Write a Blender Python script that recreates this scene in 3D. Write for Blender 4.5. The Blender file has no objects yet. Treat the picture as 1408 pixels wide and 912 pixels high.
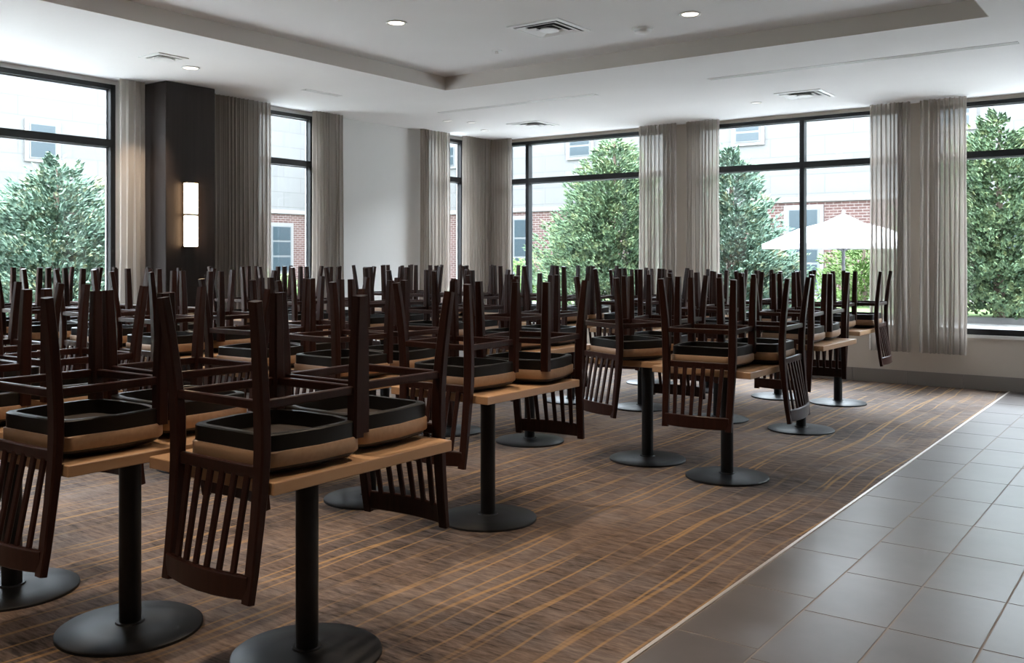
import bpy, math, random
from math import sin, cos, pi, radians
from mathutils import Vector, Matrix

scene = bpy.context.scene
col = scene.collection
R = random.Random(7)

# ------------------------------------------------------------------ camera
cam_d = bpy.data.cameras.new('camera')
cam = bpy.data.objects.new('camera', cam_d)
col.objects.link(cam)
cam.location = (0, 0, 1.44)
cam.rotation_euler = (radians(90), 0, radians(36))
cam_d.sensor_width = 36.0
cam_d.lens = 1300 / 1408 * 36.0
cam_d.shift_y = -101 / 1408
cam_d.clip_end = 300
scene.camera = cam

# ------------------------------------------------------------------ sky (overcast) and exposure
world = bpy.data.worlds.new('overcast_sky')
scene.world = world
world.use_nodes = True
bg = world.node_tree.nodes['Background']
bg.inputs['Color'].default_value = (0.85, 0.932, 1.04, 1)
bg.inputs['Strength'].default_value = 25.0
scene.view_settings.view_transform = 'Standard'
scene.view_settings.look = 'None'
scene.view_settings.exposure = 0.06
scene.view_settings.gamma = 1.0
scene.view_settings.use_curve_mapping = False
try:
    scene.cycles.max_bounces = 10
    scene.cycles.diffuse_bounces = 6
    scene.cycles.transparent_max_bounces = 24
    scene.cycles.sample_clamp_indirect = 0.0
except Exception:
    pass

DOWNLIGHT_W = 60.0
SCONCE_E = 14.0

# ------------------------------------------------------------------ materials
def mat(name, base, rough=0.6, metal=0.0, spec=0.5, coat=0.0, emit=None, estr=0.0):
    m = bpy.data.materials.new(name)
    m.use_nodes = True
    b = m.node_tree.nodes['Principled BSDF']
    b.inputs['Base Color'].default_value = (*base, 1)
    b.inputs['Roughness'].default_value = rough
    b.inputs['Metallic'].default_value = metal
    b.inputs['Specular IOR Level'].default_value = spec
    b.inputs['Coat Weight'].default_value = coat
    if emit:
        b.inputs['Emission Color'].default_value = (*emit, 1)
        b.inputs['Emission Strength'].default_value = estr
    return m

class NG:
    """short-hand for node graphs"""
    def __init__(s, m):
        s.t = m.node_tree
        s.b = s.t.nodes.get('Principled BSDF')
    def n(s, typ, **kw):
        nd = s.t.nodes.new(typ)
        for k, v in kw.items():
            setattr(nd, k, v)
        return nd
    def link(s, a, b):
        s.t.links.new(a, b)
    def put(s, v, sock):
        if hasattr(v, 'is_linked') or hasattr(v, 'links'):
            s.link(v, sock)
        else:
            sock.default_value = v
    def math(s, op, a, b=None, c=None, clamp=False):
        nd = s.n('ShaderNodeMath', operation=op)
        nd.use_clamp = clamp
        for i, v in enumerate((a, b, c)):
            if v is not None:
                s.put(v, nd.inputs[i])
        return nd.outputs[0]
    def coords(s, kind='Object'):
        return s.n('ShaderNodeTexCoord').outputs[kind]
    def scale(s, v, sc):
        nd = s.n('ShaderNodeMapping')
        s.link(v, nd.inputs['Vector'])
        nd.inputs['Scale'].default_value = sc
        return nd.outputs[0]
    def noise(s, v, scale=1.0, detail=2.0, rough=0.5):
        nd = s.n('ShaderNodeTexNoise')
        s.link(v, nd.inputs['Vector'])
        nd.inputs['Scale'].default_value = scale
        nd.inputs['Detail'].default_value = detail
        nd.inputs['Roughness'].default_value = rough
        return nd.outputs['Fac']
    def ramp(s, f, stops):
        nd = s.n('ShaderNodeValToRGB')
        s.link(f, nd.inputs[0])
        e = nd.color_ramp.elements
        while len(e) < len(stops):
            e.new(0.5)
        for i, (p, c) in enumerate(stops):
            e[i].position = p
            e[i].color = (*c, 1) if len(c) == 3 else c
        return nd.outputs[0]
    def mix(s, f, a, b):
        nd = s.n('ShaderNodeMix', data_type='RGBA')
        s.put(f, nd.inputs[0])
        for v, k in ((a, 6), (b, 7)):
            if isinstance(v, tuple):
                nd.inputs[k].default_value = (*v, 1)
            else:
                s.link(v, nd.inputs[k])
        return nd.outputs[2]
    def smooth(s, v, lo, hi):
        nd = s.n('ShaderNodeMapRange', interpolation_type='SMOOTHSTEP')
        s.link(v, nd.inputs[0])
        nd.inputs[1].default_value = lo
        nd.inputs[2].default_value = hi
        return nd.outputs[0]
    def bump(s, h, strength=0.2, dist=0.01):
        nd = s.n('ShaderNodeBump')
        nd.inputs['Strength'].default_value = strength
        nd.inputs['Distance'].default_value = dist
        s.link(h, nd.inputs['Height'])
        s.link(nd.outputs[0], s.b.inputs['Normal'])

M = {}

def paint(name, c, rough=0.85):
    m = mat(name, c, rough, spec=0.25)
    g = NG(m)
    co = g.coords()
    f = g.noise(co, 1.3, 3)
    g.link(g.ramp(f, [(0.3, tuple(x * 0.965 for x in c)), (0.7, c)]), g.b.inputs['Base Color'])
    g.bump(g.noise(co, 160, 2), 0.05, 0.002)
    return m

M['ceiling'] = paint('ceiling_paint', (0.83, 0.82, 0.815))
M['wall'] = paint('wall_paint', (0.68, 0.675, 0.66))
M['wall_warm'] = paint('wall_paint_warm', (0.60, 0.55, 0.49))
M['white'] = mat('white_metal', (0.80, 0.80, 0.79), 0.45)
M['dark_gap'] = mat('dark_duct', (0.02, 0.02, 0.022), 0.8)
M['slot_gap'] = mat('slot_shadow_gap', (0.30, 0.30, 0.30), 0.8)
M['fascia'] = paint('tray_fascia_shade_tone', (0.66, 0.62, 0.58))  # taupe that carries the shade of the tray sides in its colour
M['frame'] = mat('black_aluminium', (0.010, 0.011, 0.013), 0.4, spec=0.35)
M['seal'] = mat('grey_gasket', (0.35, 0.37, 0.40), 0.5)
M['sill'] = mat('sill_white', (0.70, 0.69, 0.67), 0.4)
M['strip'] = mat('metal_strip', (0.62, 0.58, 0.55), 0.38, metal=0.6)
M['steel_black'] = mat('black_powder_coat', (0.006, 0.0065, 0.0075), 0.45, spec=0.3)
M['cushion'] = mat('black_vinyl', (0.010, 0.009, 0.009), 0.45)
M['dust'] = mat('dust_cover_cloth', (0.026, 0.019, 0.015), 0.9)
M['apron'] = mat('apron_black', (0.0075, 0.006, 0.0048), 0.45, spec=0.25)

def wood(name, a, b, rough, sc=(60, 60, 3), coat=0.0, spec=0.5):
    m = mat(name, a, rough, coat=coat, spec=spec)
    g = NG(m)
    v = g.scale(g.coords(), sc)
    f = g.noise(v, 1.0, 4, 0.6)
    g.link(g.ramp(f, [(0.3, a), (0.72, b)]), g.b.inputs['Base Color'])
    g.bump(f, 0.06, 0.002)
    return m

M['espresso'] = wood('espresso_wood', (0.019, 0.0064, 0.0044), (0.034, 0.0115, 0.0076), 0.34, spec=0.20)
M['tan'] = wood('tan_seat_wood', (0.30, 0.180, 0.100), (0.37, 0.228, 0.132), 0.5, (8, 50, 50))
M['tabletop'] = wood('tan_laminate', (0.45, 0.27, 0.150), (0.51, 0.315, 0.18), 0.33, (14, 2.0, 14))
M['column'] = wood('dark_veneer', (0.018, 0.0125, 0.0105), (0.027, 0.019, 0.016), 0.55, (26, 26, 0.8), spec=0.22)

def curtain_mat():
    m = bpy.data.materials.new('sheer_linen')
    m.use_nodes = True
    t = m.node_tree
    t.nodes.clear()
    g = NG(m)
    out = g.n('ShaderNodeOutputMaterial')
    co = g.coords()
    f = g.noise(g.scale(co, (26, 26, 1.0)), 1.0, 2)
    c = g.ramp(f, [(0.3, (0.42, 0.372, 0.335)), (0.7, (0.47, 0.42, 0.378))])
    d = g.n('ShaderNodeBsdfDiffuse'); g.link(c, d.inputs[0])
    tl = g.n('ShaderNodeBsdfTranslucent'); g.link(c, tl.inputs[0])
    tr = g.n('ShaderNodeBsdfTransparent'); tr.inputs[0].default_value = (0.86, 0.85, 0.84, 1)
    m1 = g.n('ShaderNodeMixShader'); m1.inputs[0].default_value = 0.34
    g.link(d.outputs[0], m1.inputs[1]); g.link(tl.outputs[0], m1.inputs[2])
    m2 = g.n('ShaderNodeMixShader'); m2.inputs[0].default_value = 0.26
    g.link(m1.outputs[0], m2.inputs[1]); g.link(tr.outputs[0], m2.inputs[2])
    g.link(m2.outputs[0], out.inputs[0])
    return m
M['curtain'] = curtain_mat()

def glass_mat():
    m = bpy.data.materials.new('window_glass')
    m.use_nodes = True
    t = m.node_tree
    t.nodes.clear()
    g = NG(m)
    out = g.n('ShaderNodeOutputMaterial')
    tr = g.n('ShaderNodeBsdfTransparent'); tr.inputs[0].default_value = (0.95, 0.97, 0.965, 1)
    gl = g.n('ShaderNodeBsdfGlossy'); gl.inputs['Roughness'].default_value = 0.02
    lw = g.n('ShaderNodeLayerWeight'); lw.inputs[0].default_value = 0.5
    fac = g.math('MULTIPLY_ADD', g.math('POWER', lw.outputs['Facing'], 5.0), 0.85, 0.022)
    mx = g.n('ShaderNodeMixShader')
    g.link(fac, mx.inputs[0]); g.link(tr.outputs[0], mx.inputs[1]); g.link(gl.outputs[0], mx.inputs[2])
    g.link(mx.outputs[0], out.inputs[0])
    return m
M['glass'] = glass_mat()

def carpet_mat():
    m = mat('streaked_carpet', (0.1, 0.08, 0.07), 0.85, spec=0.18)
    g = NG(m)
    b = g.b
    co = g.coords()
    sep = g.n('ShaderNodeSeparateXYZ'); g.link(co, sep.inputs[0])
    X, Y = sep.outputs[0], sep.outputs[1]
    # brushed cross streaks
    st = g.noise(g.scale(co, (5.5, 27, 1)), 1.0, 5, 0.70)
    st2 = g.noise(g.scale(co, (14.0, 80, 1)), 1.0, 3, 0.6)
    big = g.noise(g.scale(co, (1.6, 0.7, 1)), 1.0, 3, 0.5)
    s = g.math('ADD', g.math('MULTIPLY', st, 0.62), g.math('MULTIPLY', st2, 0.38))
    s = g.math('ADD', s, g.math('MULTIPLY', g.math('SUBTRACT', big, 0.5), 0.55))
    tone = g.smooth(g.noise(g.scale(co, (1.1, 3.0, 1)), 1.0, 4, 0.6), 0.38, 0.62)
    base = g.ramp(s, [(0.33, (0.030, 0.020, 0.016)), (0.46, (0.112, 0.077, 0.059)), (0.66, (0.215, 0.152, 0.117))])
    base = g.mix(g.math('MULTIPLY', tone, 0.55), base, g.ramp(s, [(0.33, (0.030, 0.025, 0.024)), (0.46, (0.104, 0.085, 0.079)), (0.66, (0.205, 0.172, 0.163))]))
    # wandering golden threads that run the length of the room
    def threads(period, wander, freq, off, lo, hi):
        w = g.noise(g.scale(co, (freq * 0.45, freq * 0.8, 1)), 1.0, 2.0, 0.5)
        x2 = g.math('ADD', g.math('ADD', X, off), g.math('MULTIPLY', g.math('SUBTRACT', w, 0.5), wander))
        fr = g.math('FRACT', g.math('DIVIDE', x2, period))
        d = g.math('MULTIPLY', g.math('ABSOLUTE', g.math('SUBTRACT', fr, 0.5)), period)
        return g.math('SUBTRACT', 1.0, g.smooth(d, lo, hi))
    t1 = threads(0.125, 0.22, 0.75, 0.0, 0.002, 0.010)
    t2 = threads(0.29, 0.30, 0.5, 4.37, 0.004, 0.016)
    brk = g.smooth(g.noise(g.scale(co, (2.5, 1.3, 1)), 1.0, 3), 0.36, 0.60)
    th = g.math('MULTIPLY', g.math('MAXIMUM', t1, t2), g.math('MULTIPLY_ADD', brk, 0.80, 0.10))
    th = g.math('MULTIPLY', th, g.math('MULTIPLY_ADD', st2, 0.7, 0.45), clamp=True)
    c = g.mix(th, base, (0.37, 0.215, 0.085))
    g.link(c, b.inputs['Base Color'])
    g.bump(g.noise(g.scale(co, (220, 220, 1)), 1.0, 2), 0.35, 0.004)
    return m
M['carpet'] = carpet_mat()

def tile_mat():
    m = mat('porcelain_tile', (0.12, 0.1, 0.095), 0.33, spec=0.5)
    g = NG(m)
    co = g.coords('Object')
    inf = g.n('ShaderNodeObjectInfo')
    add = g.n('ShaderNodeVectorMath', operation='ADD')
    g.link(co, add.inputs[0]); g.link(inf.outputs['Location'], add.inputs[1])
    f = g.noise(add.outputs[0], 3.0, 5, 0.6)
    f = g.math('ADD', g.math('MULTIPLY', f, 0.8), g.math('MULTIPLY', inf.outputs['Random'], 0.2))
    g.link(g.ramp(f, [(0.3, (0.088, 0.074, 0.069)), (0.75, (0.128, 0.110, 0.104))]), g.b.inputs['Base Color'])
    return m
M['tile'] = tile_mat()
M['grout'] = mat('grout', (0.24, 0.20, 0.17), 0.8)
M['base_tile'] = paint('baseboard_tile', (0.25, 0.23, 0.215), 0.5)

def brick_mat(name, c1, c2, mortar, sc):
    m = mat(name, c1, 0.9, spec=0.2)
    g = NG(m)
    co = g.coords()
    # wall bond runs on x+y so that it reads on both facade directions
    sep = g.n('ShaderNodeSeparateXYZ'); g.link(co, sep.inputs[0])
    cmb = g.n('ShaderNodeCombineXYZ')
    g.link(g.math('ADD', sep.outputs[0], sep.outputs[1]), cmb.inputs[0]); g.link(sep.outputs[2], cmb.inputs[1])
    bt = g.n('ShaderNodeTexBrick')
    g.link(cmb.outputs[0], bt.inputs['Vector'])
    bt.inputs['Color1'].default_value = (*c1, 1)
    bt.inputs['Color2'].default_value = (*c2, 1)
    bt.inputs['Mortar'].default_value = (*mortar, 1)
    bt.inputs['Scale'].default_value = sc
    bt.inputs['Mortar Size'].default_value = 0.018
    bt.inputs['Brick Width'].default_value = 0.46
    bt.inputs['Row Height'].default_value = 0.16
    f = g.noise(co, 2.2, 3)
    g.link(g.mix(g.math('MULTIPLY', f, 0.22), bt.outputs[0], mortar), g.b.inputs['Base Color'])
    return m
M['brick'] = brick_mat('old_brick', (0.034, 0.0130, 0.0105), (0.052, 0.023, 0.019), (0.125, 0.108, 0.102), 2.0)

def stone_mat():
    m = mat('pale_stone', (0.6, 0.58, 0.56), 0.9, spec=0.2)
    g = NG(m)
    co = g.coords()
    sep = g.n('ShaderNodeSeparateXYZ'); g.link(co, sep.inputs[0])
    cmb = g.n('ShaderNodeCombineXYZ')
    g.link(g.math('ADD', sep.outputs[0], sep.outputs[1]), cmb.inputs[0]); g.link(sep.outputs[2], cmb.inputs[1])
    bt = g.n('ShaderNodeTexBrick')
    g.link(cmb.outputs[0], bt.inputs['Vector'])
    bt.inputs['Color1'].default_value = (0.086, 0.085, 0.084, 1)
    bt.inputs['Color2'].default_value = (0.096, 0.095, 0.094, 1)
    bt.inputs['Mortar'].default_value = (0.064, 0.061, 0.060, 1)
    bt.inputs['Scale'].default_value = 1.0
    bt.inputs['Mortar Size'].default_value = 0.012
    bt.inputs['Brick Width'].default_value = 1.6
    bt.inputs['Row Height'].default_value = 0.55
    f = g.noise(g.scale(co, (0.5, 0.5, 1.2)), 1.0, 3)
    g.link(g.mix(g.math('MULTIPLY', f, 0.35), bt.outputs[0], (0.088, 0.084, 0.083)), g.b.inputs['Base Color'])
    return m
M['stone'] = stone_mat()
M['bwin'] = mat('facade_window_frame', (0.07, 0.075, 0.078), 0.5)
M['bwin_light'] = mat('facade_window_surround', (0.10, 0.098, 0.096), 0.7)
M['bglass'] = mat('facade_glass', (0.02, 0.03, 0.036), 0.3, spec=0.3)
M['pave'] = paint('concrete_paving', (0.37, 0.36, 0.35), 0.9)
M['pave_grey'] = paint('grey_paving', (0.42, 0.41, 0.40), 0.9)
M['lawn'] = paint('lawn_grass', (0.07, 0.11, 0.035), 0.95)
M['kerb'] = paint('pale_kerb', (0.14, 0.137, 0.134), 0.9)
M['canopy'] = mat('white_canvas', (0.50, 0.50, 0.50), 0.85, spec=0.2)
M['pole'] = mat('grey_pole', (0.10, 0.10, 0.11), 0.5)
M['bark'] = wood('bark', (0.05, 0.035, 0.025), (0.09, 0.065, 0.045), 0.95)

def leaf_mat(name, c1, c2, c3):
    m = mat(name, c1, 0.8, spec=0.25)
    g = NG(m)
    co = g.coords()
    f = g.noise(co, 3.2, 4, 0.7)
    f2 = g.noise(co, 14.0, 2, 0.5)
    f = g.math('ADD', g.math('MULTIPLY', f, 0.65), g.math('MULTIPLY', f2, 0.35))
    g.link(g.ramp(f, [(0.34, c1), (0.52, c2), (0.68, c3)]), g.b.inputs['Base Color'])
    return m
M['leaf_a'] = leaf_mat('conifer_green', (0.035, 0.065, 0.042), (0.075, 0.118, 0.058), (0.18, 0.195, 0.085))
M['leaf_b'] = leaf_mat('conifer_blue_green', (0.055, 0.095, 0.075), (0.095, 0.150, 0.105), (0.23, 0.215, 0.11))
M['leaf_c'] = leaf_mat('shrub_green', (0.05, 0.09, 0.03), (0.10, 0.16, 0.05), (0.20, 0.24, 0.09))
M['lamp_glow'] = mat('sconce_diffuser', (0.9, 0.85, 0.75), 0.5, emit=(1.0, 0.70, 0.42), estr=SCONCE_E)
M['downlight_glow'] = mat('downlight_lens', (0.9, 0.88, 0.85), 0.5, emit=(1.0, 0.86, 0.70), estr=5.0)
M['downlight_dim'] = mat('downlight_lens_dim', (0.9, 0.88, 0.85), 0.5, emit=(1.0, 0.92, 0.82), estr=0.7)
M['bronze'] = mat('dark_bronze', (0.05, 0.04, 0.03), 0.4, metal=0.7)

# ------------------------------------------------------------------ mesh helpers
class MB:
    def __init__(s):
        s.v = []; s.f = []
    def box(s, x0, x1, y0, y1, z0, z1):
        i = len(s.v)
        s.v += [(x0, y0, z0), (x1, y0, z0), (x1, y1, z0), (x0, y1, z0), (x0, y0, z1), (x1, y0, z1), (x1, y1, z1), (x0, y1, z1)]
        s.f += [(i, i+3, i+2, i+1), (i+4, i+5, i+6, i+7), (i, i+1, i+5, i+4), (i+1, i+2, i+6, i+5), (i+2, i+3, i+7, i+6), (i+3, i, i+4, i+7)]
        return s
    def cbox(s, x0, x1, y0, y1, z0, z1, c):
        """box with chamfered top and side edges"""
        rings = []
        def ring(a, z):
            return [(x0+a, y0+c, z), (x0+c, y0+a, z), (x1-c, y0+a, z), (x1-a, y0+c, z), (x1-a, y1-c, z), (x1-c, y1-a, z), (x0+c, y1-a, z), (x0+a, y1-c, z)]
        return s.loft([ring(c*0.7, z0), ring(0, z0+c), ring(0, z1-c), ring(c*0.7, z1)])
    def loft(s, rings, cap=True, close=True):
        i = len(s.v); n = len(rings[0])
        for r in rings:
            s.v += [tuple(p) for p in r]
        for k in range(len(rings)-1):
            for j in range(n if close else n-1):
                a = i+k*n+j; b = i+k*n+(j+1) % n
                s.f.append((a, b, b+n, a+n))
        if cap:
            s.f.append(tuple(range(i+n-1, i-1, -1)))
            e = i+(len(rings)-1)*n
            s.f.append(tuple(range(e, e+n)))
        return s
    def sweep(s, pts, w, t, ch=0.22, xdir=(1, 0, 0)):
        """rounded-rectangle bar along pts; w, t scalars or lists (width along xdir, thickness across)"""
        rings = []
        n = len(pts)
        P = [Vector(p) for p in pts]
        xd0 = Vector(xdir)
        for k in range(n):
            d = (P[min(k+1, n-1)]-P[max(k-1, 0)]).normalized()
            xd = (xd0-d*xd0.dot(d)).normalized()
            yd = d.cross(xd)
            ww = (w[k] if isinstance(w, (list, tuple)) else w)/2
            tt = (t[k] if isinstance(t, (list, tuple)) else t)/2
            c = min(ww, tt)*2*ch
            r = []
            for a, b in ((-ww, -tt+c), (-ww+c, -tt), (ww-c, -tt), (ww, -tt+c), (ww, tt-c), (ww-c, tt), (-ww+c, tt), (-ww, tt-c)):
                r.append(P[k]+xd*a+yd*b)
            rings.append(r)
        return s.loft(rings)
    def lathe(s, prof, n=24, c=(0, 0), close_ends=True):
        rings = [[(c[0]+r*cos(2*pi*j/n), c[1]+r*sin(2*pi*j/n), z) for j in range(n)] for r, z in prof]
        return s.loft(rings, cap=close_ends)
    def build(s, name, m, parent=None, smooth=False, loc=None):
        me = bpy.data.meshes.new(name)
        me.from_pydata(s.v, [], s.f)
        me.materials.append(M[m] if isinstance(m, str) else m)
        if smooth:
            me.polygons.foreach_set('use_smooth', [True]*len(me.polygons))
            try:
                me.set_sharp_from_angle(angle=radians(40))
            except Exception:
                pass
        me.update()
        o = bpy.data.objects.new(name, me)
        col.objects.link(o)
        if parent: o.parent = parent
        if loc: o.location = loc
        return o

def tag(o, label=None, cat=None, group=None, kind=None):
    if label: o['label'] = label
    if cat: o['category'] = cat
    if group: o['group'] = group
    if kind: o['kind'] = kind
    return o

def empty(name, loc=(0, 0, 0), rz=0.0):
    o = bpy.data.objects.new(name, None)
    o.empty_display_size = 0.1
    col.objects.link(o)
    o.location = loc
    o.rotation_euler = (0, 0, rz)
    return o

def copy_tree(o, parent=None):
    c = o.copy()
    col.objects.link(c)
    c.parent = parent
    for ch in list(o.children):
        copy_tree(ch, c)
    return c

def bx(name, m, parent, *a):
    return MB().box(*a).build(name, m, parent)

# ------------------------------------------------------------------ room shell
XL, YB, XR, YF = -8.70, 11.38, 4.5, -4.0      # inside faces
ZC, ZT = 3.20, 3.34                           # soffit and tray ceiling
XTILE = -1.65
WT = 0.09                                     # wall thickness
ZS, ZH, ZTR = 0.60, 3.155, 2.575              # sill, head, transom

# carpet, tile bed, metal strip
fl = bx('floor_carpet', 'carpet', None, XL-0.02, XTILE, YF, YB+0.02, -0.12, 0.0)
tag(fl, 'brown grey carpet with golden wandering lines', kind='structure')
ft = bx('floor_tile', 'grout', None, XTILE, XR, YF, YB+0.02, -0.12, 0.0006)
tag(ft, 'grey brown porcelain tile floor beside the carpet', kind='structure')
def tile_mesh(w, l):
    return MB().cbox(-w/2, w/2, -l/2, l/2, -0.02, 0.002, 0.002)
TW = 0.33
cache = {}
for i in range(9):
    length, phase = (0.64, 3.34) if i == 0 else (0.575, 3.825)
    y = phase-length*6
    while y < YB:
        a, b = max(y, -0.4), min(y+length, YB)
        if b-a > 0.03 and b > 0.0:
            key = (round(b-a, 3))
            if key not in cache:
                o = tile_mesh(TW-0.006, (b-a)-0.006).build('tile', 'tile', ft)
                cache[key] = o.data
            else:
                o = bpy.data.objects.new('tile', cache[key]); col.objects.link(o); o.parent = ft
            o.location = (XTILE+0.012+TW*(i+0.5), (a+b)/2, 0.0)
        y += length
tag(bx('trim_1', 'strip', None, XTILE-0.006, XTILE+0.010, YF, YB, -0.02, 0.006), 'thin metal strip between carpet and tiles', kind='structure')

# soffit with tray opening
TX0, TX1, TY0, TY1 = -6.40, -1.235, -2.6, 7.62
c = MB()
c.box(XL-WT, TX0, YF-0.2, YB+WT, ZC, ZC+0.30)
c.box(TX1, XR+0.2, YF-0.2, YB+WT, ZC, ZC+0.30)
c.box(TX0, TX1, TY1, YB+WT, ZC, ZC+0.30)
c.box(TX0, TX1, YF-0.2, TY0, ZC, ZC+0.30)
c.box(TX0, TX1, TY0, TY1, ZT, ZC+0.30)
tag(c.build('ceiling', 'ceiling'), 'pale ceiling with shallow recessed tray', kind='structure')

tr = empty('trim_2'); tag(tr, 'shade-toned taupe fascia around the recessed ceiling tray', kind='structure')
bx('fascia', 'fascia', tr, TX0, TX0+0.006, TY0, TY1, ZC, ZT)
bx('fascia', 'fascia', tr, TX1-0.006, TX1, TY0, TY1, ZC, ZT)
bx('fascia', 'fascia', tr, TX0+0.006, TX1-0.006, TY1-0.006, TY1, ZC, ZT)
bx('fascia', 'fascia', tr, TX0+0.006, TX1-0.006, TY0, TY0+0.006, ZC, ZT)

# windows: (from, to, mullion centres)
WIN_L = [(1.10, 5.27, [3.0]), (7.00, 7.86, []), (9.92, 10.745, [])]
WIN_B = [(-8.36, -5.72, [-7.985]), (-5.30, -2.74, [-3.905]), (-2.40, 0.45, [-0.55]), (0.95, 3.6, [2.3])]

WIN_R = []
WIN_F = []

def wall_mesh(axis, lo, hi, wins, f0, f1, z0, z1, zs, zh):
    m = MB()
    def put(a, b, c0, c1):
        if axis == 'Y': m.box(f0, f1, a, b, c0, c1)
        else: m.box(a, b, f0, f1, c0, c1)
    cur = lo
    for w in wins:
        if w[0] > cur: put(cur, w[0], z0, z1)
        put(w[0], w[1], z0, zs)
        if z1 > zh: put(w[0], w[1], zh, z1)
        cur = w[1]
    if cur < hi: put(cur, hi, z0, z1)
    return m

tag(wall_mesh('Y', YF, YB+WT, WIN_L, XL-WT, XL, 0, ZC, ZS, ZH).build('wall_left', 'wall'), 'off-white wall on the left', kind='structure')
tag(wall_mesh('X', XL, XR, WIN_B, YB, YB+WT, 0, ZC, ZS, ZH).build('wall_back', 'wall_warm'), 'beige window wall at the back', kind='structure')
tag(wall_mesh('Y', YF, YB+WT, WIN_R, XR, XR+0.2, 0, ZC, ZS, ZH).build('wall_right', 'wall_warm'), 'plain wall on the far right', kind='structure')
tag(wall_mesh('X', XL, XR, WIN_F, YF-0.2, YF, 0, ZC, ZS, ZH).build('wall_front', 'wall'), 'plain wall behind the viewpoint', kind='structure')
# outer brick leaf seen in the window reveals
ol = wall_mesh('Y', YF, YB+WT+0.05, [(a-0.02, b+0.02) for a, b, _ in WIN_L], XL-WT-0.05, XL-WT, 0, 3.5, ZS-0.06, ZH+0.02)
tag(ol.build('wall_left_outside', 'brick'), 'brick outer leaf seen in the left window reveals', kind='structure')
ol = wall_mesh('X', XL-WT, XR, [(a-0.02, b+0.02) for a, b, _ in WIN_B], YB+WT, YB+WT+0.05, 0, 3.5, ZS-0.06, ZH+0.02)
tag(ol.build('wall_back_outside', 'brick'), 'brick outer leaf seen in the back window reveals', kind='structure')

def window(n, axis, a, b, mulls, face, out):
    """aluminium window; face = inside wall plane, out = +1/-1 outward sign"""
    w = empty('window_%d' % n)
    tag(w, kind='structure')
    FW, D0, D1 = 0.052, -0.015, 0.080
    def part(name, m, p0, p1, d0, d1, z0, z1, parent=w):
        f0, f1 = sorted((face+out*d0, face+out*d1))
        if axis == 'Y': return bx(name, m, parent, f0, f1, p0, p1, z0, z1)
        return bx(name, m, parent, p0, p1, f0, f1, z0, z1)
    part('jamb', 'frame', a, a+FW, D0, D1, ZS, ZH)
    part('jamb', 'frame', b-FW, b, D0, D1, ZS, ZH)
    part('head_rail', 'frame', a+FW, b-FW, D0+0.002, D1, ZH-0.045, ZH)
    part('sill_rail', 'frame', a+FW, b-FW, D0+0.002, D1, ZS, ZS+0.065)
    xs = [a+FW]
    for q in mulls:
        part('mullion', 'frame', q-0.028, q+0.028, D0+0.001, D1, ZS+0.065, ZH-0.045)
        xs += [q-0.028, q+0.028]
    xs.append(b-FW)
    for k in range(0, len(xs), 2):
        p0, p1 = xs[k], xs[k+1]
        part('transom', 'frame', p0, p1, D0+0.004, D1-0.01, ZTR-0.036, ZTR+0.036)
        for z0, z1 in ((ZS+0.065, ZTR-0.036), (ZTR+0.036, ZH-0.045)):
            g = part('pane', 'glass', p0, p1, 0.050, 0.056, z0, z1)
            part('gasket', 'seal', p0, p1, 0.044, 0.062, z1-0.012, z1, g)
            part('gasket', 'seal', p1-0.012, p1, 0.044, 0.062, z0, z1-0.012, g)
    part('sill', 'sill', a-0.03, b+0.03, -0.045, -0.0, ZS-0.035, ZS-0.001)
    # sky portal guides the daylight sampling of this opening
    ld = bpy.data.lights.new('daylight_portal', 'AREA')
    ld.shape = 'RECTANGLE'
    ld.size = b-a; ld.size_y = ZH-ZS
    ld.cycles.is_portal = True
    lo = bpy.data.objects.new('daylight_portal', ld)
    col.objects.link(lo)
    mid = (a+b)/2; zc = (ZS+ZH)/2
    if axis == 'Y':
        lo.location = (face+out*0.17, mid, zc); lo.rotation_euler = (radians(90), 0, radians(-90 if out < 0 else 90))
    else:
        lo.location = (mid, face+out*0.17, zc); lo.rotation_euler = (radians(90), 0, radians(180 if out > 0 else 0))
    return w

WL = ['tall black-framed window at the left edge beside a conifer', 'narrow black-framed window between curtains right of the pillar', 'slim black-framed window near the room corner']
WB = ['black-framed window by the corner with a large conifer outside', 'black-framed window showing the white umbrella', 'black-framed window at the right edge with dense conifer', 'black-framed window beyond the right edge']
for k, (a, b, ml) in enumerate(WIN_L):
    tag(window(k+1, 'Y', a, b, ml, XL, -1), WL[k])
for k, (a, b, ml) in enumerate(WIN_B):
    tag(window(k+4, 'X', a, b, ml, YB, 1), WB[k])

# tiled baseboards
bl = empty('baseboard_left'); tag(bl, 'grey tile baseboard along the left wall', kind='structure')
bb = empty('baseboard_back'); tag(bb, 'grey tile baseboard along the back wall', kind='structure')
y = YF
while y < YB-0.02:
    y2 = min(y+0.6, YB-0.014)
    MB().box(XL, XL+0.012, y+0.002, y2-0.002, 0, 0.155).build('base_tile', 'base_tile', bl)
    y += 0.6
x = XL
while x < XR:
    x2 = min(x+0.6, XR)
    MB().box(x+0.002, x2-0.002, YB-0.014, YB, 0, 0.155).build('base_tile', 'base_tile', bb)
    x += 0.6

# ------------------------------------------------------------------ pillar and wall lamp
pil = empty('pillar', (-8.48, 5.838, 0))
tag(pil, 'dark wood-veneered pillar carrying the lit wall lamp', 'pillar')
MB().cbox(-0.22, 0.22, -0.29, 0.29, 0.10, 3.195, 0.006).build('body', 'column', pil)
bx('plinth', 'steel_black', pil, -0.20, 0.21, -0.28, 0.28, 0, 0.10)

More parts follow.
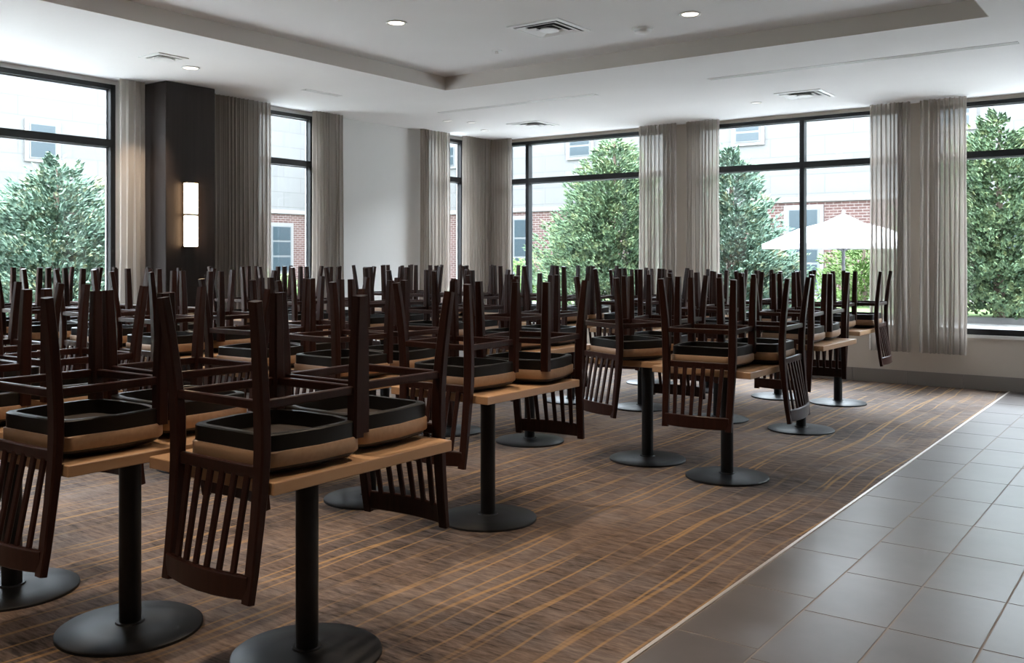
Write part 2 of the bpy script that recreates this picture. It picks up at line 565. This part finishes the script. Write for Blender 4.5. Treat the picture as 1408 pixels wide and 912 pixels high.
lamp = empty('wall_lamp', (-8.26, 5.797, 1.875))
tag(lamp, 'lit vertical wall lamp with frosted bar on the dark pillar', 'lamp')
bx('backplate', 'bronze', lamp, 0.0, 0.022, -0.058, 0.058, -0.32, 0.32)
for z0, z1 in ((-0.318, -0.012), (0.012, 0.318)):
    MB().cbox(0.024, 0.085, -0.068, 0.068, z0, z1, 0.008).build('diffuser', 'lamp_glow', lamp)
bx('divider', 'sill', lamp, 0.022, 0.084, -0.066, 0.066, -0.012, 0.012)
bx('end_cap', 'bronze', lamp, 0.0, 0.086, -0.069, 0.069, 0.319, 0.327)
bx('end_cap', 'bronze', lamp, 0.0, 0.086, -0.069, 0.069, -0.327, -0.319)

# ------------------------------------------------------------------ curtains
def curtain(p0, p1, folds, amp, label, seed, z0=0.385, z1=3.198, group='sheer grey-beige curtains'):
    r = random.Random(seed)
    d = Vector((p1[0]-p0[0], p1[1]-p0[1], 0))
    L = d.length; d.normalize()
    nrm = Vector((-d.y, d.x, 0))
    per = 12
    n = folds*per
    wob = [r.uniform(0.7, 1.25) for _ in range(folds+2)]
    wid = [r.uniform(0.7, 1.3) for _ in range(folds)]
    tot = sum(wid); cum = [0]
    for q in wid: cum.append(cum[-1]+q/tot)
    zs = [z1, z1-0.06, z1-0.35, z1-1.0, z1-1.8, z0+0.35, z0]
    rows = []
    ph = [r.uniform(-0.25, 0.25) for _ in range(folds+2)]
    for k, z in enumerate(zs):
        t = (z1-z)/(z1-z0)
        row = []
        for i in range(n+1):
            fi = min(i//per, folds-1); fr = (i-fi*per)/per
            s = cum[fi]+(cum[fi+1]-cum[fi])*fr
            a = amp*(wob[fi]*(1-fr)+wob[fi+1]*fr)*(0.8+0.35*t)
            off = a*sin(2*pi*fr+ph[fi]*t)+0.010*sin(9*t+fi*1.7)*t
            lat = 0.010*sin(5*t+fi*2.1)*t+a*0.35*sin(4*pi*fr)
            p = Vector((p0[0], p0[1], z))+d*(s*L+lat)+nrm*off
            row.append(tuple(p))
        rows.append(row)
    m = MB().loft(rows, cap=False, close=False)
    o = m.build('curtain', 'curtain', None, smooth=True)
    tag(o, label, 'curtain', group)
    return o

XC = XL+0.16
YC = YB-0.17
curtain((XC, 5.225), (XC, 5.50), 4, 0.013, 'smooth warm-lit curtain between the left window and the pillar', 1)
curtain((XC, 6.25), (XC, 7.065), 14, 0.043, 'wide gathered curtain just right of the dark pillar', 2)
curtain((XC, 7.725), (XC, 8.195), 9, 0.043, 'gathered curtain left of the bare white wall', 3)
curtain((XC, 9.66), (XC, 10.24), 10, 0.043, 'gathered curtain right of the bare white wall', 4)
curtain((XC, 10.57), (XC, 11.16), 9, 0.040, 'curtain on the left side of the room corner', 5)
curtain((-8.54, YC), (-8.15, YC), 8, 0.037, 'curtain on the right side of the room corner', 6)
curtain((-6.05, YC), (-5.50, YC), 10, 0.045, 'sheer curtain right of the corner conifer window', 7)
curtain((-5.36, YC), (-4.905, YC), 9, 0.043, 'sheer curtain left of the umbrella window', 8)
curtain((-3.06, YC), (-2.62, YC), 9, 0.043, 'sheer curtain right of the umbrella window', 9)
curtain((-2.52, YC), (-2.04, YC), 9, 0.045, 'sheer curtain left of the rightmost visible window', 10)

# ------------------------------------------------------------------ ceiling fittings
def downlight(x, y, z, label, watts=1.0, aim=None, r=1.0, glow='downlight_glow'):
    o = empty('downlight', (x, y, z))
    tag(o, label, 'downlight', 'recessed ceiling downlights')
    MB().lathe([(0.060*r, -0.001), (0.083*r, -0.001), (0.085*r, -0.006), (0.078*r, -0.010), (0.064*r, -0.006)], 28, close_ends=False).build('trim_ring', 'white', o, True)
    MB().lathe([(0.062*r, -0.0045), (0.062*r, -0.002)], 28).build('lens', glow, o)
    ld = bpy.data.lights.new('downlight_lamp', 'SPOT')
    ld.energy = DOWNLIGHT_W*watts
    ld.color = (1.0, 0.80, 0.60)
    ld.spot_size = radians(36 if aim else 95); ld.spot_blend = 0.7; ld.shadow_soft_size = 0.05
    lo = bpy.data.objects.new('downlight_lamp', ld)
    col.objects.link(lo); lo.parent = o; lo.location = (0, 0, -0.02)
    if aim:
        lo.rotation_euler = Vector(aim).to_track_quat('-Z', 'Y').to_euler()
    return o

downlight(-5.235, 5.62, ZT, 'lit downlight left of the square vent in the ceiling tray')
downlight(-3.20, 6.76, ZT, 'lit downlight beside the smoke detector in the ceiling tray')
downlight(-7.535, 5.32, ZC, 'lit downlight just in front of the dark pillar', 2.6, (-0.99, 0.02, -1.05))
downlight(-7.786, 9.31, ZC, 'small downlight above the bare white wall', 0.15, None, 0.75, 'downlight_dim')
downlight(-7.62, 9.60, ZC, 'fainter of two downlights above the bare white wall', 0.15, None, 0.75, 'downlight_dim')
downlight(-7.94, 10.30, ZC, 'tiny downlight close to the room corner', 0.15, None, 0.75, 'downlight_dim')
downlight(-4.05, 10.27, ZC, 'downlight on the soffit above the umbrella window', 0.15, None, 0.75, 'downlight_dim')

for x, y in ((-5.23, 3.35), (-3.20, 4.45), (-5.23, 1.05), (-3.20, 2.15), (-1.55, 3.4), (-1.9, 0.2), (-3.9, -0.6)):  # unseen overhead lamps, added to brighten the near tables and floor
    downlight(x, y, ZT, 'added unseen downlight overhead in the nearer part of the ceiling tray', 2.6)

def vent(x, y, z, s, label, duct='slot_gap'):
    o = empty('ceiling_vent', (x, y, z))
    tag(o, label, 'vent', 'square ceiling vents')
    def ringbox(name, a, b, z0, z1, z2, m):
        # sloping square louvre: outer half-size a at z0, inner b at z1, thickness to z2
        def sq(h, zz): return [(-h, -h, zz), (h, -h, zz), (h, h, zz), (-h, h, zz)]
        MB().loft([sq(a, z0), sq(b, z1), sq(b-0.004, z1+0.004), sq(a-0.006, z0+0.004), sq(a, z0)], cap=False).build(name, m, o)
    def sqr(h, zz): return [(-h, -h, zz), (h, -h, zz), (h, h, zz), (-h, h, zz)]
    MB().loft([sqr(s, 0.0), sqr(s, -0.008), sqr(s-0.035, -0.012), sqr(s-0.035, 0.0)], cap=False).build('frame', 'white', o)
    bx('duct', duct, o, -s+0.035, s-0.035, -s+0.035, s-0.035, -0.002, -0.001)
    for k in range(3):
        a = (s-0.05)*(1-0.30*k)
        ringbox('louver', a, a-0.055, -0.016-0.004*k, -0.004, 0, 'white')
    MB().lathe([(0.02, -0.004), (0.075, -0.010), (0.085, -0.022), (0.04, -0.026)], 20).build('core', 'white', o, True)
    return o
vent(-4.345, 6.50, ZT, 0.25, 'square louvred vent in the ceiling tray beside the smoke detector', 'dark_gap')
vent(-3.43, 10.07, ZC, 0.25, 'square vent on the soffit above the umbrella window')
vent(-7.085, 10.22, ZC, 0.25, 'square vent on the soffit near the room corner')
vent(-7.34, 4.91, ZC, 0.15, 'small square vent on the soffit before the pillar')

sd = empty('smoke_detector', (-3.72, 6.96, ZT))
tag(sd, 'round white smoke detector on the ceiling tray', 'detector')
MB().lathe([(0.088, 0), (0.088, -0.012), (0.08, -0.016)], 28).build('base', 'white', sd, True)
MB().lathe([(0.072, -0.016), (0.066, -0.035), (0.040, -0.046), (0.01, -0.048)], 28).build('housing', 'white', sd, True)
sp = empty('sprinkler', (-5.207, 6.93, ZT))
tag(sp, 'tiny white sprinkler cover on the ceiling tray', 'sprinkler')
MB().lathe([(0.05, 0), (0.05, -0.004), (0.045, -0.006)], 20).build('cover', 'white', sp, True)
MB().lathe([(0.012, -0.006), (0.012, -0.02), (0.018, -0.022)], 12).build('nozzle', 'strip', sp)

def slot(x0, x1, y0, y1, label):
    o = empty('slot_diffuser', ((x0+x1)/2, (y0+y1)/2, ZC))
    tag(o, label, 'air slot', 'linear air slots')
    dx, dy = (x1-x0)/2, (y1-y0)/2
    along = dx > dy
    if along:
        for s_ in (-1, 1):
            bx('flange', 'white', o, -dx, dx, s_*0.036-0.013, s_*0.036+0.013, -0.006, 0.0)
        bx('slot', 'slot_gap', o, -dx, dx, -0.023, 0.023, -0.002, -0.001)
        bx('blade', 'white', o, -dx, dx, -0.005, 0.005, -0.006, -0.002)
    else:
        for s_ in (-1, 1):
            bx('flange', 'white', o, s_*0.036-0.013, s_*0.036+0.013, -dy, dy, -0.006, 0.0)
        bx('slot', 'slot_gap', o, -0.023, 0.023, -dy, dy, -0.002, -0.001)
        bx('blade', 'white', o, -0.005, 0.005, -dy, dy, -0.006, -0.002)
slot(-3.90, -1.19, 8.675-0.05, 8.675+0.05, 'long linear air slot on the soffit at upper right')
slot(-7.43, -5.24, 8.75-0.05, 8.75+0.05, 'faint linear air slot beyond the tray corner')
slot(-7.55-0.05, -7.55+0.05, 6.70, 7.20, 'short linear air slot above the narrow left window')

# ------------------------------------------------------------------ tables
TT, TD, TTH = 0.75, 0.27, 0.04
TWX, TLY = 0.66, 0.85
def make_table(h):
    t = empty('pedestal_table')
    MB().cbox(-TWX/2, TWX/2, -TLY/2, TLY/2, h-TTH, h, 0.003).build('tabletop', 'tabletop', t)
    bx('mount_plate', 'steel_black', t, -0.16, 0.16, -0.16, 0.16, h-TTH-0.012, h-TTH)
    MB().lathe([(0.041, 0.018), (0.041, h-TTH-0.012)], 24).build('column', 'steel_black', t, True)
    MB().lathe([(TD, 0.0), (TD, 0.010), (TD-0.006, 0.014), (0.14, 0.020), (0.055, 0.028), (0.052, 0.034)], 48).build('base_disc', 'steel_black', t, True)
    return t

# ------------------------------------------------------------------ chair, upside down, seat resting at z = 0, back at -y
def outline(inset, z, bow=0.016):
    fw, rw, y0, y1 = 0.224-inset, 0.206-inset, -0.198+inset, 0.200-inset
    pts = []
    def corner(cx, cy, a0, r):
        for k in range(4):
            a = a0+pi/2*k/3
            pts.append((cx+r*cos(a), cy+r*sin(a), z))
    r = 0.045
    corner(fw-r, y1-r, 0, r)
    pts.append((fw*0.4, y1+bow, z)); pts.append((-fw*0.4, y1+bow, z))
    corner(-fw+r, y1-r, pi/2, r)
    pts.append((-(fw+rw)/2-bow*0.9, 0, z))
    corner(-rw+r, y0+r, pi, r)
    pts.append((-rw*0.4, y0, z)); pts.append((rw*0.4, y0, z))
    corner(rw-r, y0+r, 1.5*pi, r)
    pts.append(((fw+rw)/2+bow*0.9, 0, z))
    return pts

def make_chair():
    t = empty('dining_chair')
    # dark domed cushion, tan seat, black apron ring
    MB().loft([outline(0.095, 0.0), outline(0.060, 0.003), outline(0.025, 0.014), outline(0.010, 0.026), outline(0.008, 0.036)]).build('cushion', 'cushion', t, True)
    MB().loft([outline(0.004, 0.034), outline(0.0, 0.040), outline(0.0, 0.080), outline(0.003, 0.084)]).build('seat_board', 'tan', t, True)
    MB().loft([outline(0.006, 0.083), outline(0.006, 0.134), outline(0.010, 0.138), outline(0.030, 0.138), outline(0.030, 0.086)], cap=False).build('apron', 'apron', t, True)
    MB().loft([outline(0.029, 0.0838), outline(0.029, 0.0868)]).build('dust_cover', 'dust', t)
    # rear posts run from crest (bottom) to leg tip (top)
    zs = [-0.360, -0.28, -0.13, 0.0, 0.09, 0.18, 0.30, 0.43, 0.56]
    ys = [-0.272, -0.260, -0.242, -0.230, -0.226, -0.227, -0.236, -0.250, -0.268]
    xs = [0.204, 0.206, 0.209, 0.212, 0.214, 0.215, 0.219, 0.226, 0.234]
    wd = [0.040, 0.041, 0.042, 0.046, 0.048, 0.048, 0.046, 0.042, 0.037]
    th = [0.026, 0.028, 0.032, 0.036, 0.038, 0.038, 0.036, 0.033, 0.030]
    for s in (-1, 1):
        MB().sweep([(s*x, y, z) for x, y, z in zip(xs, ys, zs)], wd, th, 0.16).build('back_post', 'espresso', t, True)
    for s in (-1, 1):
        pts = [(s*0.203, 0.180, 0.078), (s*0.205, 0.181, 0.25), (s*0.209, 0.184, 0.42), (s*0.213, 0.188, 0.56)]
        MB().sweep(pts, [0.046, 0.045, 0.041, 0.036], [0.046, 0.045, 0.041, 0.036], 0.14).build('leg', 'espresso', t, True)
    # box stretchers
    zst = 0.240
    MB().sweep([(-0.205, 0.181, zst), (0.205, 0.181, zst)], 0.030, 0.018, 0.2, (0, 0, 1)).build('stretcher', 'espresso', t, True)
    MB().sweep([(-0.215, -0.233, zst), (0.215, -0.233, zst)], 0.030, 0.018, 0.2, (0, 0, 1)).build('stretcher', 'espresso', t, True)
    for s in (-1, 1):
        MB().sweep([(s*0.216, -0.230, zst), (s*0.206, 0.178, zst)], 0.030, 0.018, 0.2, (0, 0, 1)).build('stretcher', 'espresso', t, True)
    # back: lower rail, slats, crest
    def backy(z, x):
        y = ys[0]+(ys[3]-ys[0])*(z-zs[0])/(zs[3]-zs[0])
        k = max(0.0, min(1.0, (0.06-z)/0.36))
        return y-0.006*0-0.032*k*(1-(x/0.21)**2)
    MB().sweep([(x, backy(0.03, x)+0.002, 0.030) for x in (-0.205, -0.1, 0, 0.1, 0.205)], 0.040, 0.020, 0.2, (0, 0, 1)).build('lower_rail', 'espresso', t, True)
    for k in range(6):
        x0 = -0.150+0.060*k
        pts = [(x0*(0.93+0.07*(z+0.28)/0.31), backy(z, x0), z) for z in (0.022, -0.07, -0.18, -0.285)]
        MB().sweep(pts, [0.026, 0.025, 0.024, 0.023], 0.012, 0.2).build('slat', 'espresso', t, True)
    pts = [(x, backy(-0.312, x), -0.312) for x in (-0.203, -0.14, -0.07, 0, 0.07, 0.14, 0.203)]
    MB().sweep(pts, [0.072, 0.076, 0.078, 0.078, 0.078, 0.076, 0.072], 0.021, 0.2, (0, 0, 1)).build('crest_rail', 'espresso', t, True)
    return t

# ------------------------------------------------------------------ rows of tables with two upturned chairs each
# (x, y, table height, near chair turn in degrees, far chair turn)
ROWS = [
    ('front row', [(-2.62, 2.34, .75, 0, 0), (-3.36, 2.10, .75, 2, -1), (-4.16, 2.04, .75, -2, 2), (-4.96, 2.08, .75, 1, -2), (-5.76, 2.10, .75, 0, 1)]),
    ('second row', [(-3.18, 4.15, .75, 1, 7), (-4.02, 4.08, .75, -2, 2), (-4.80, 4.12, .75, 2, -3), (-5.62, 4.02, .79, -1, 1), (-6.42, 4.08, .80, 2, -2), (-7.20, 4.02, .80, -3, 2), (-7.98, 4.08, .80, 1, 0)]),
    ('third row', [(-2.51, 5.86, .75, 4, 'side'), (-3.19, 6.04, .75, -24, 2), (-4.26, 6.10, .75, -2, 2), (-5.04, 6.06, .78, 2, -2), (-5.84, 6.12, .80, 0, 3), (-6.64, 6.08, .80, -2, 1), (-7.42, 6.12, .80, 2, -1)]),
    ('fourth row', [(-2.70, 7.84, .75, 3, 2), (-3.48, 7.92, .75, -2, 2), (-4.34, 8.10, .78, 2, -2), (-5.12, 8.06, .80, -2, 1), (-5.92, 8.10, .80, 1, -2), (-6.72, 8.04, .80, 2, 1), (-7.50, 8.10, .80, -2, 2)]),
    ('back row', [(-2.90, 9.50, .75, 5, 'side'), (-3.53, 9.55, .75, -2, 1), (-4.32, 9.60, .75, 2, -2), (-5.12, 9.75, .75, 0, 2)]),
]
SHIFT = {('front row', 0, 'near'): 0.085, ('front row', 1, 'near'): 0.06, ('front row', 0, 'far'): 0.03, ('second row', 0, 'far'): 0.10}
ORD = ['first', 'second', 'third', 'fourth', 'fifth', 'sixth', 'seventh']
protos = {}
chair0 = make_chair()
used = False
for rname, tabs in ROWS:
    for i, (x, y, h, na, fa) in enumerate(tabs):
        if h not in protos:
            t = protos[h] = make_table(h)
        else:
            t = copy_tree(protos[h])
        t.location = (x, y, 0)
        t.rotation_euler = (0, 0, radians(R.uniform(-0.8, 0.8)))
        tag(t, 'tan two-seat pedestal table, %s from the tiles in the %s' % (ORD[i], rname), 'table', 'pedestal tables with upturned chairs')
        for end, sgn, turn in (('near', 1, na), ('far', -1, fa)):
            if not used:
                ch = chair0; used = True
            else:
                ch = copy_tree(chair0)
            if turn == 'side':      # hung over the tile-side edge instead of the far end
                ch.location = (x+TWX/2-0.200, y+0.212, h)
                ch.rotation_euler = (0, 0, radians(93))
                tag(ch, 'upturned dark slat-back chair, tile-side edge of %s table from the tiles, %s' % (ORD[i], rname), 'chair', 'chairs upturned on the tables')
                continue
            pull = 0.204-0.235*abs(sin(radians(turn)))*0.8
            ch.location = (x+SHIFT.get((rname, i, end), R.uniform(-0.02, 0.02)), y-sgn*(TLY/2-pull), h)
            ch.rotation_euler = (0, 0, radians(turn)+(0 if sgn > 0 else pi))
            tag(ch, 'upturned dark slat-back chair, %s end of %s table from the tiles, %s' % (end, ORD[i], rname), 'chair', 'chairs upturned on the tables')

# ------------------------------------------------------------------ outside
ZG = 0.35
tag(bx('ground', 'pave', None, -60, 40, YB+WT+0.05, 60, ZG-0.3, ZG), 'pale concrete patio outside the back windows', kind='structure')
tag(bx('ground_left', 'pave_grey', None, -60, XL-WT-0.05, -40, YB+WT+0.05, ZG-0.3, ZG), 'pale paving outside the left windows', kind='structure')
tag(bx('ground_front', 'pave', None, XL-WT-0.05, 40, -40, YF-0.2, ZG-0.3, ZG), 'pale paving behind the viewpoint', kind='structure')
tag(bx('ground_right', 'pave', None, XR+0.2, 40, YF-0.2, YB+WT+0.05, ZG-0.3, ZG), 'pale paving outside the far right wall', kind='structure')
tag(bx('lawn', 'lawn', None, -26, 8, 17.5, 24.5, ZG, ZG+0.03), 'strip of lawn before the brick building', kind='structure')
tag(bx('lawn_left', 'lawn', None, -25, -15.5, -10, 16, ZG, ZG+0.03), 'strip of lawn outside the left windows', kind='structure')
tag(bx('kerb', 'kerb', None, -26, 8, 17.3, 17.5, ZG, ZG+0.10), 'pale kerb edging the lawn outside', kind='structure')

def facade(name, axis, face, lo, hi, wins, label, sgn):
    """two-storey building front; brick below, pale stone above; sgn = direction that the front looks"""
    b = empty(name)
    tag(b, label, 'building')
    def part(nm, m, p0, p1, d0, d1, z0, z1, parent=b):
        f0, f1 = sorted((face+sgn*d0, face+sgn*d1))
        if axis == 'X': return bx(nm, m, parent, p0, p1, f0, f1, z0, z1)
        return bx(nm, m, parent, f0, f1, p0, p1, z0, z1)
    part('brick_base', 'brick', lo, hi, -3, 0, ZG, 3.06)
    part('stone_band', 'kerb', lo, hi, -3, 0.08, 3.06, 3.20)
    part('upper_wall', 'stone', lo, hi, -3, -0.02, 3.20, 8.2)
    part('cornice', 'kerb', lo, hi, -3, 0.15, 8.2, 8.45)
    for p0, p1, z0, z1, tall in wins:
        w = part('window', 'bwin_light', p0-0.12, p1+0.12, -0.1, 0.05, z0-0.1, z1+0.12)
        part('window_frame', 'bwin', p0, p1, 0.05, 0.07, z0, z1, w)
        zm = (z0+z1)/2
        nz = 3 if tall else 2
        for k in range(nz):
            a = z0+(z1-z0)*k/nz; c_ = z0+(z1-z0)*(k+1)/nz
            part('pane', 'bglass', p0+0.05, p1-0.05, 0.07, 0.08, a+0.04, c_-0.03, w)
    return b
wb = [(-17.2, -16.36, 4.85, 5.55, 0), (-11.3, -10.5, 4.9, 5.5, 0), (-5.6, -4.8, 4.9, 5.5, 0), (-23.0, -22.2, 4.85, 5.55, 0),
      (-19.5, -18.86, 0.8, 2.80, 1), (-9.67, -8.76, 0.5, 2.85, 1), (-14.2, -13.4, 0.8, 2.80, 1), (-4.6, -3.7, 0.5, 2.85, 1), (-24.2, -23.4, 0.8, 2.80, 1)]
facade('office_building', 'X', 27.0, -27.0, 45.0, wb, 'brick building with pale stone upper storey behind the patio', -1)
wl = [(13.7, 14.5, 4.3, 5.3, 0), (18.5, 19.3, 4.3, 5.3, 0), (9.0, 9.8, 4.3, 5.3, 0), (22.4, 23.3, 0.95, 2.6, 1), (17.0, 17.9, 0.95, 2.6, 1), (12.0, 12.9, 0.95, 2.6, 1), (6.0, 6.9, 0.95, 2.6, 1)]
facade('stone_building', 'Y', -27.0, -45.0, 26.9, wl, 'pale stone building with brick base outside the left windows', 1)

def conifer(name, x, y, h, rad, m, label, seed, n=5200, cat='tree', grp='conifers outside the windows', blunt=1.0, z=ZG):
    r = random.Random(seed)
    o = empty(name, (x, y, z))
    tag(o, label, cat, grp)
    MB().lathe([(0.10, 0), (0.07, h*0.4), (0.02, h*0.92)], 8).build('trunk', 'bark', o)
    mb = MB()
    # upswept branches, each carrying many flat sprays
    nb = n//22
    for b in range(nb):
        u = (b+r.random())/nb
        zb = h*(0.02+0.97*(1-math.sqrt(1-u*0.999)))
        env = rad*(1-(zb/h)**(1.15*blunt))**(0.85)*r.uniform(0.72, 1.16)+0.05
        a = r.uniform(0, 2*pi)
        lift = r.uniform(0.12, 0.55)
        for k in range(44):
            q = r.random()**0.6
            rr = env*(0.22+0.82*q)
            aa = a+r.gauss(0, 0.17)*(1.25-q)/(0.35+rr)
            zz = zb+lift*rr*0.55+r.gauss(0, 0.055)
            if zz < 0.03: zz = 0.03+r.random()*0.1
            p = Vector((rr*cos(aa), rr*sin(aa), zz))
            d = Vector((cos(aa), sin(aa), 0.35+r.uniform(-0.3, 0.9))).normalized()
            s_ = Vector((-sin(aa), cos(aa), r.uniform(-0.9, 0.9))).normalized()
            L = r.uniform(0.05, 0.12)*(0.65+0.35*h/3.5); W = L*0.36
            i = len(mb.v)
            mb.v += [tuple(p-d*L*0.3), tuple(p+s_*W), tuple(p+d*L), tuple(p-s_*W), tuple(p+d*L*0.25+d.cross(s_)*W*0.9)]
            mb.f += [(i, i+1, i+4), (i+1, i+2, i+4), (i+2, i+3, i+4), (i+3, i, i+4)]
    f = mb.build('foliage', m, o)
    return o

conifer('conifer_tree', -9.80, 17.10, 3.75, 1.80, 'leaf_a', 'large green conifer outside the corner window', 11, 12000)
conifer('conifer_tree', -6.6, 15.6, 3.10, 1.30, 'leaf_b', 'bushy conifer left of the white umbrella', 12, 9500)
conifer('conifer_tree', -2.75, 17.9, 3.55, 1.75, 'leaf_a', 'dense conifer outside the right-edge window', 13, 14000, blunt=1.7)
conifer('conifer_tree', -13.4, 7.2, 2.60, 1.75, 'leaf_b', 'conifer outside the left-edge window', 14, 10000)
conifer('round_shrub', -6.0, 21.5, 1.6, 0.95, 'leaf_c', 'light green shrub behind the umbrella pole', 15, 2600, 'shrub', 'shrubs outside', 2.6)
conifer('round_shrub', -15.5, 12.6, 0.75, 0.8, 'leaf_c', 'low green shrub outside the narrow left window', 16, 2000, 'shrub', 'shrubs outside', 2.6)
conifer('round_shrub', -17.6, 13.4, 1.9, 0.55, 'leaf_b', 'slim green shrub at the edge of the narrow left window', 17, 2000, 'shrub', 'shrubs outside', 1.6)
conifer('round_shrub', -13.9, 20.2, 1.1, 0.9, 'leaf_c', 'small shrub by the brick wall outside the corner window', 18, 2000, 'shrub', 'shrubs outside', 2.6)

# white patio umbrella
ux, uy = -4.41, 14.72
um = empty('patio_umbrella', (ux, uy, ZG))
tag(um, 'white square patio umbrella open over the patio', 'umbrella')
MB().lathe([(0.28, 0), (0.28, 0.05), (0.06, 0.08), (0.03, 0.3)], 20).build('base', 'pole', um)
MB().lathe([(0.028, 0.08), (0.024, 1.74)], 14).build('pole', 'pole', um, True)
HE, HA, UR = 1.30, 1.74, 1.25
def uring(rr, z, sag=0.0):
    pts = []
    for k in range(8):
        a = radians(36)+k*pi/4
        q = rr*(1.0 if k % 2 == 0 else 0.72)
        pts.append((q*cos(a), q*sin(a), z-(0 if k % 2 == 0 else -sag)))
    return pts
MB().loft([uring(UR, HE-0.07), uring(UR, HE, 0.02), uring(UR*0.55, HE+0.24, 0.02), uring(UR*0.22, HA-0.10), uring(UR*0.20, HA-0.10), uring(UR*0.54, HE+0.225, 0.02), uring(UR-0.02, HE-0.012, 0.02), uring(UR-0.02, HE-0.07)], cap=False).build('canopy', 'canopy', um)
MB().loft([uring(UR*0.30, HA-0.14), uring(UR*0.16, HA-0.055), uring(0.02, HA+0.03)]).build('vent_cap', 'canopy', um)
MB().lathe([(0.03, HA+0.0), (0.025, HA+0.07), (0.008, HA+0.10)], 10).build('finial', 'pole', um)
for k in range(8):
    a = radians(36)+k*pi/4
    q = UR*(0.95 if k % 2 == 0 else 0.68)
    MB().sweep([(0.03*cos(a), 0.03*sin(a), HA-0.14), (q*cos(a), q*sin(a), HE-0.03)], 0.018, 0.018, 0.1, (-sin(a), cos(a), 0)).build('rib', 'pole', um)
    MB().sweep([(0.03*cos(a), 0.03*sin(a), HE-0.10), (q*0.5*cos(a), q*0.5*sin(a), HE+0.19)], 0.014, 0.014, 0.1, (-sin(a), cos(a), 0)).build('strut', 'pole', um)
